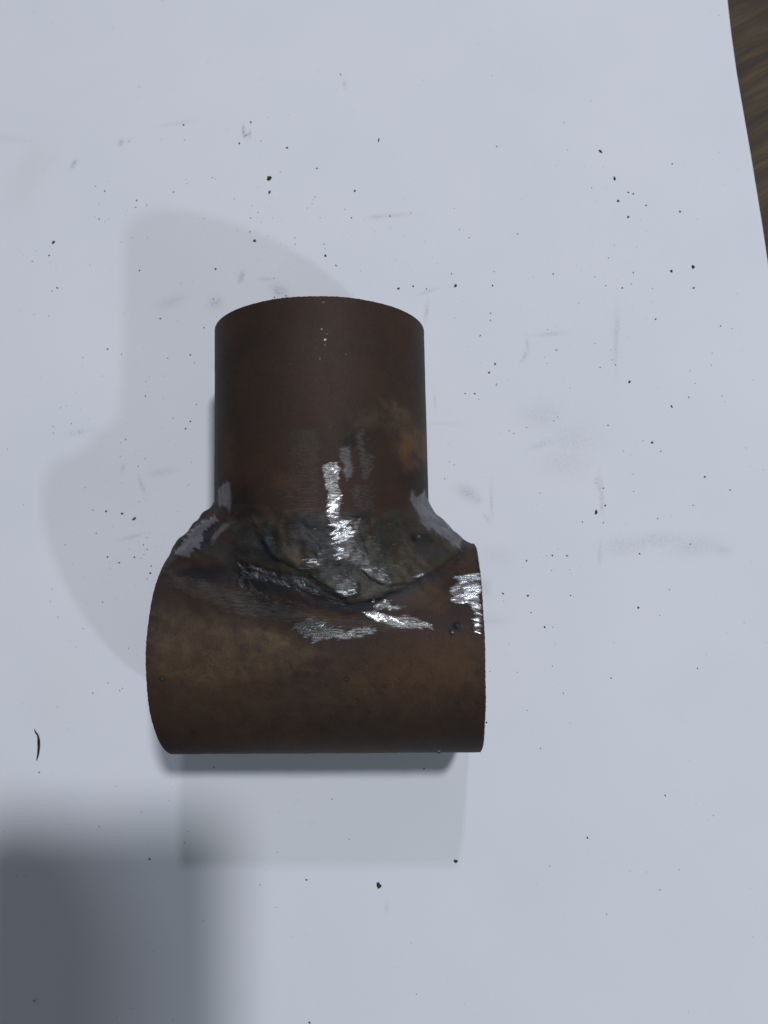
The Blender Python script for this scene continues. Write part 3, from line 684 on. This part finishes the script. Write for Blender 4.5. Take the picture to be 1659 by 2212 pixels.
C_ = [(716,109,10),(808,143,6),(551,165,5),(549,225,5),(680,289,5),(1115,169,9),(1265,148,11),(1293,199,7),(1098,289,5),(971,324,5),(1030,374,5),(967,420,9),(1086,438,5),(1305,475,8),(405,499,7),(445,486,5),(506,401,4),(540,510,4),(592,575,5),(477,605,6),(356,624,6),(357,668,6),(93,570,4),(52,775,6),(1151,568,6),(1266,588,12),(1233,637,11),(1073,630,4),(837,709,9),(803,731,6),(800,821,6),(967,837,7),(928,783,5),(919,888,8),(1272,860,6),(399,987,5),(569,1029,5),(703,982,4),(811,999,5),(157,1144,5),(927,1123,6),(706,1187,11),(619,1180,6),(813,1201,15),(894,1235,20),(1182,1187,6),(751,1287,5),(642,1333,7),(435,1411,8),(490,1536,5),(717,1489,10),(794,1527,9),(895,1491,9),(954,1410,9),(977,1362,6),(980,1440,8),(923,1387,5),(860,1438,4),(734,1564,6),(731,1530,4),(1006,1550,9),(1000,1597,11),(979,1635,7),(957,1474,5),(938,1500,5),(784,1501,4),(684,1790,8),(348,1700,6),(337,1785,5),(387,1888,7),(555,1966,6),(470,2050,5),(375,2054,3),(855,2095,5),(1003,1724,5),(190,1737,3)]
D_ = [(395,145,11),(368,184,8),(402,241,9),(302,282,9),(257,281,6),(321,309,5),(679,81,7),(326,15,8),(624,113,4),(636,142,4),(881,162,6),(856,52,4),(931,81,4),(937,128,4),(952,150,5),(1016,229,11),(1211,344,11),(1121,509,9),(1161,549,6),(1078,501,4),(917,429,6),(685,390,5),(668,408,5),(541,438,5),(482,467,5),(461,454,4),(742,255,4),(179,514,4),(186,596,4),(206,611,4),(162,676,4),(988,548,4),(863,832,13),(897,720,6),(905,800,7),(897,880,5),(1147,860,6),(1034,655,4),(1036,735,5),(1365,668,8),(1482,729,7),(1311,799,5),(1556,535,4),(1290,299,7),(1319,237,5),(1397,98,5),(1393,152,4),(1295,178,4),(1443,295,4),(1455,321,4),(729,1033,8),(660,1031,6),(634,1033,4),(541,1055,7),(687,1002,4),(657,1100,4),(741,1096,4),(432,1207,10),(548,1217,10),(745,1217,6),(436,1243,4),(562,1295,5),(625,1362,7),(662,1363,4),(1057,1272,8),(1201,1189,4),(1157,1308,4),(1064,1023,6),(1299,978,5),(932,1598,6),(1332,1553,6),(661,1542,4),(499,1571,4),(372,1568,5),(945,1434,3),(461,1443,3),(800,876,5),(603,742,4)]
E_ = [(468,75,5),(402,118,5),(518,107,4),(530,98,4),(172,460,6),(650,834,9),(431,693,5),(733,580,3),(503,519,3),(1324,924,7),(1637,950,20),(1125,945,4),(1338,1540,8),(1199,805,4),(1509,750,4),(1434,576,4),(1205,633,3),(1288,580,3),(798,762,5),(813,715,4),(1193,1043,3),(925,438,6),(1375,1470,2),(150,1443,7)]
F_ = [(310,845,14),(878,743,7),(1213,560,6),(979,53,5),(775,118,5),(676,357,5),(1190,967,4),(961,1073,4),(140,1417,4),(618,193,3),(1355,12,5),(443,245,6),(172,446,6),(1400,668,2)]
spk = []
for lst, ox, oy, sc in ((A_,0,0,1.106),(B_,1500,0,1.106),(C_,0,1300,1.7013),(D_,1600,1300,1.185),(E_,0,2600,1.106),(F_,1500,2600,1.106)):
    for (x, y, s) in lst:
        spk.append(((ox+x/sc)/1.8083, (oy+y/sc)/1.8083, s/sc/1.8083))
# drop double entries where the charts overlap
uniq = []
for p in sorted(spk, key=lambda q: -q[2]):
    if all(abs(p[0]-q[0])+abs(p[1]-q[1]) > 3.5 for q in uniq): uniq.append(p)
named = {   # display position of the flakes one can single out
 (582,387): 'largest black flake, fat and oval, on the paper above the pipe tee',
 (583,416): 'small black flake just below the largest black flake',
 (116,524): 'round black flake alone at the far left, beside the top of the faint shadow',
 (819,1913): 'black flake with a small tail on the paper below the pipe tee',
 (984,1860): 'bent black flake at the lower right corner of the rectangular shadow',
 (1296,330): 'star shaped dark flake nearest the top right of the paper',
 (1496,579): 'upper of the two black flakes near the right edge of the paper',
 (1449,588): 'lower left of the two black flakes near the right edge of the paper',
 (1334,437): 'flat dark flake in the loose cluster at the upper right of the paper',
 (1326,390): 'narrow upright dark flake in the loose cluster at the upper right',
 (818,304): 'narrow upright dark flake above the branch pipe mouth, right of the largest flake',
 (550,521): 'dark flake inside the top of the faint curved shadow',
 (1287,1107): 'ragged upright dark flake beside the grey smudge right of the weld',
 (291,1120): 'elongated black flake inside the faint shadow left of the weld',
 (264,1109): 'round black flake inside the faint shadow left of the weld',
 (398,270): 'dark flake at the upper left, leftmost near the small grey hook mark',
 (1067,831): 'bright silvery filing on the paper right of the branch pipe',
}
zones = [   # areas of the paper one can find, and the filings in them counted from the top
 (lambda x, y: 290 < x < 760 and 460 < y < 690, 'inside the faint shadow above the branch'),
 (lambda x, y: x < 300 and 460 < y < 800, 'on the paper at the upper left'),
 (lambda x, y: x < 480 and 460 <= y < 980, 'on the paper left of the branch pipe'),
 (lambda x, y: x < 480 and 980 <= y < 1460, 'left of the weld, round the faint shadow'),
 (lambda x, y: x < 400 and y >= 1460, 'on the paper at the lower left'),
 (lambda x, y: x < 420 and y < 460, 'on the upper left part of the paper'),
 (lambda x, y: 420 <= x < 800 and y < 460, 'on the paper above the branch pipe'),
 (lambda x, y: 400 <= x < 1060 and y >= 1600, 'on the paper below the fitting'),
 (lambda x, y: 1060 <= x and y >= 1450, 'on the paper at the lower right'),
 (lambda x, y: 700 <= x < 1200 and y < 700, 'above and right of the branch mouth'),
 (lambda x, y: 1200 <= x and y < 700, 'on the upper right part of the paper'),
 (lambda x, y: 900 <= x < 1180 and 700 <= y < 1120, 'on the paper right of the branch pipe'),
 (lambda x, y: 1180 <= x and 700 <= y < 1120, 'near the right edge beside the branch'),
 (lambda x, y: 900 <= x and 1120 <= y < 1450, 'on the paper right of the run pipe')]
ordn = ['topmost'] + [w for w in 'second third fourth fifth sixth seventh eighth ninth tenth eleventh twelfth thirteenth fourteenth fifteenth sixteenth seventeenth eighteenth nineteenth twentieth'.split()]
def ordinal(i):
    if i < 20: return ordn[i]
    return ['twenty', 'thirty', 'forty'][(i+1)//10-2] + '-' + ['th', 'first', 'second', 'third', 'fourth', 'fifth', 'sixth', 'seventh', 'eighth', 'ninth'][(i+1) % 10] if (i+1) % 10 else ['twentieth', 'thirtieth', 'fortieth'][(i+1)//10-2]
rg = random.Random(5)
small = []; cnt_i = 0; plain = []
for (px, py, s) in uniq:
    X, Y = ground(px, py)
    size = s*0.225                          # mm on the paper
    lab = None
    for (nx_, ny_), t in named.items():
        if abs(px-nx_) < 7 and abs(py-ny_) < 7 and s > 3: lab = t; key = (nx_, ny_)
    if s < 2.45 and lab is None: small.append((X, Y, size)); continue
    me, _, _ = flake_data[rg.randrange(9)]
    o = bpy.data.objects.new('metal_filing', me); COL.objects.link(o)
    o.location = (X*MM, Y*MM, paper_z(X, Y)*MM); o.rotation_euler = (0, 0, rg.uniform(0, 6.28))
    sc = size*1.05; asp = rg.uniform(.65, 1.3)
    if lab and 'upright' in lab: o.rotation_euler = (0, 0, rg.uniform(1.4, 1.75)); asp = 1.9
    if lab and 'elongated' in lab: o.rotation_euler = (0, 0, .6); asp = 1.8
    q = math.sqrt(asp)
    o.scale = (sc*q, sc/q, sc*.5)
    if lab:
        tag(o, lab, 'metal filing', 'loose filings and flakes on the paper'); del named[key]
        if 'silvery' in lab:
            o.data = me.copy(); o.data.materials[0] = BRIGHT
    else:
        zi = next((i for i, z in enumerate(zones) if z[0](px, py)), len(zones))
        plain.append((zi, py, px, s, o))
    cnt_i += 1
rank = {}
for zi, py, px, s, o in sorted(plain, key=lambda t: (t[0], t[1])):
    i = rank.get(zi, 0); rank[zi] = i+1
    where = zones[zi][1] if zi < len(zones) else 'close beside the fitting'
    kind_ = 'tiny' if s < 3.6 else 'small'
    tag(o, ordinal(i)+' dark filing '+where+', counted downwards, '+kind_, 'metal filing', 'loose filings and flakes on the paper')
print('individual filings', cnt_i, 'unplaced labels', list(named), rank)
# finest filings: one object
rs = np.random.RandomState(3)
for i in range(900):                         # dust too fine to place one by one
    c = [(250,900,120,260),(700,540,250,120),(1150,980,230,260),(620,700,140,80),(1300,560,140,160),(330,1180,80,120)][rs.randint(6)]
    X, Y = ground(c[0]+rs.randn()*c[2], c[1]+rs.randn()*c[3]); small.append((X, Y, .09+.17*rs.rand()**2))
VV = []; FF = []
for (X, Y, size) in small:
    if X > edge_x(np.array(Y))-2: continue
    _, V, F = flake_data[rs.randint(9)]
    a = rs.rand()*6.28; c, s = math.cos(a), math.sin(a); z = paper_z(X, Y); n = len(VV)
    VV += [(X+size*(v[0]*c-v[1]*s), Y+size*(v[0]*s+v[1]*c), z+size*.4*v[2]) for v in V]
    FF += [[n+i for i in f] for f in F]
o = mesh_obj('filing_dust', VV, FF, DARK, None, False)
tag(o, 'fine dark grinding dust sprinkled over the white paper', 'dust', kind='stuff')

# the long curved sliver
cl = [(636,700,10),(655,745,22),(675,795,48),(705,835,52),(745,880,46),(765,950,62),(775,1040,80),(778,1130,80),(776,1220,74),(770,1310,68),(762,1400,60),(745,1480,48),(725,1550,36),(703,1635,8)]
pts = []
for x, y, wd in cl:
    g = ground((50+x/7.375)/1.8083, (2750+y/7.375)/1.8083); pts.append((g[0], g[1], wd/7.375/1.8083*.157))
VV = []; FF = []
for i, (x, y, wd) in enumerate(pts):
    a = np.array(pts[max(0, i-1)][:2]); b = np.array(pts[min(len(pts)-1, i+1)][:2]); t = (b-a)/np.linalg.norm(b-a); nrm = np.array([-t[1], t[0]])
    z0 = paper_z(x, y)+.25*math.sin(i/13*3.14)
    for q in range(6):
        th = q/6*2*math.pi; off = math.cos(th)*wd*.5*rg.uniform(.9, 1.08)
        VV.append((x+nrm[0]*off, y+nrm[1]*off, z0+.12+.12*math.sin(th)*min(1, wd)))
for i in range(len(pts)-1):
    FF += [[i*6+q, i*6+(q+1) % 6, (i+1)*6+(q+1) % 6, (i+1)*6+q] for q in range(6)]
FF += [list(range(6))[::-1], list(range(len(VV)-6, len(VV)))]
o = mesh_obj('metal_sliver', VV, FF, SL, None, True)
tag(o, 'long curved black sliver of metal lying at the lower left of the paper', 'metal sliver')

# ------------------------------------------------------------------ the phone that takes the picture (it stands above the frame and shades the lower left corner)
ph = bpy.data.objects.new('phone', None); COL.objects.link(ph)
ph.matrix_world = cam.matrix_world @ Matrix.Translation((0, 0, 0.0022))
tag(ph, 'smartphone held flat above the paper, camera facing down', 'phone')
PB = simple('phone_plastic', (.03, .032, .036), .35, 0, 60, .1); PG = simple('phone_glass', (.01, .01, .012), .08, 0, 60, .1)
V, F = rounded_slab(75.5, 160, 8.2, 9)
mesh_obj('phone_body', np.array(V)+np.array([-23.0, -48.5, 1.2]), F, PB, ph, False)
V, F = rounded_slab(71, 150, .4, 7)
mesh_obj('screen', np.array(V)+np.array([-23.0, -48.5, 9.42]), F, PG, ph, False)
V, F = rounded_slab(11, 24, 1.2, 5.2)
mesh_obj('lens_housing', np.array(V)+np.array([0, -6, 0]), F, PG, ph, False)

# ------------------------------------------------------------------ added blocker outside the frame, shaped to darken the lower left corner
def corner_blocker():
    n = 20; V = []; F = []
    st = [(211, 22), (203, 36), (183, 44), (60, 47), (0, 46), (-80, 44), (-160, 41), (-230, 38), (-300, 36), (-306, 33)]
    for k, (x, r) in enumerate(st):
        for q in range(n):
            a = 2*math.pi*q/n; rr = r*(1+.03*math.sin(3*a+x*.05)+.025*math.sin(x*.11+a))
            V.append((x, -352+rr*math.cos(a), 322+rr*.32*math.sin(a)))
    for k in range(len(st)-1):
        F += [[k*n+q, k*n+(q+1) % n, (k+1)*n+(q+1) % n, (k+1)*n+q] for q in range(n)]
    F += [list(range(n))[::-1], list(range((len(st)-1)*n, len(st)*n))]
    return V, F
V, F = corner_blocker()
o = mesh_obj('unseen_shade_blocker', V, F, simple('blocker_grey', (.09, .09, .10), .9, 0, 300, .2), None, True)
tag(o, 'unseen grey blocker added out of frame to darken the lower left corner', 'shade_blocker')
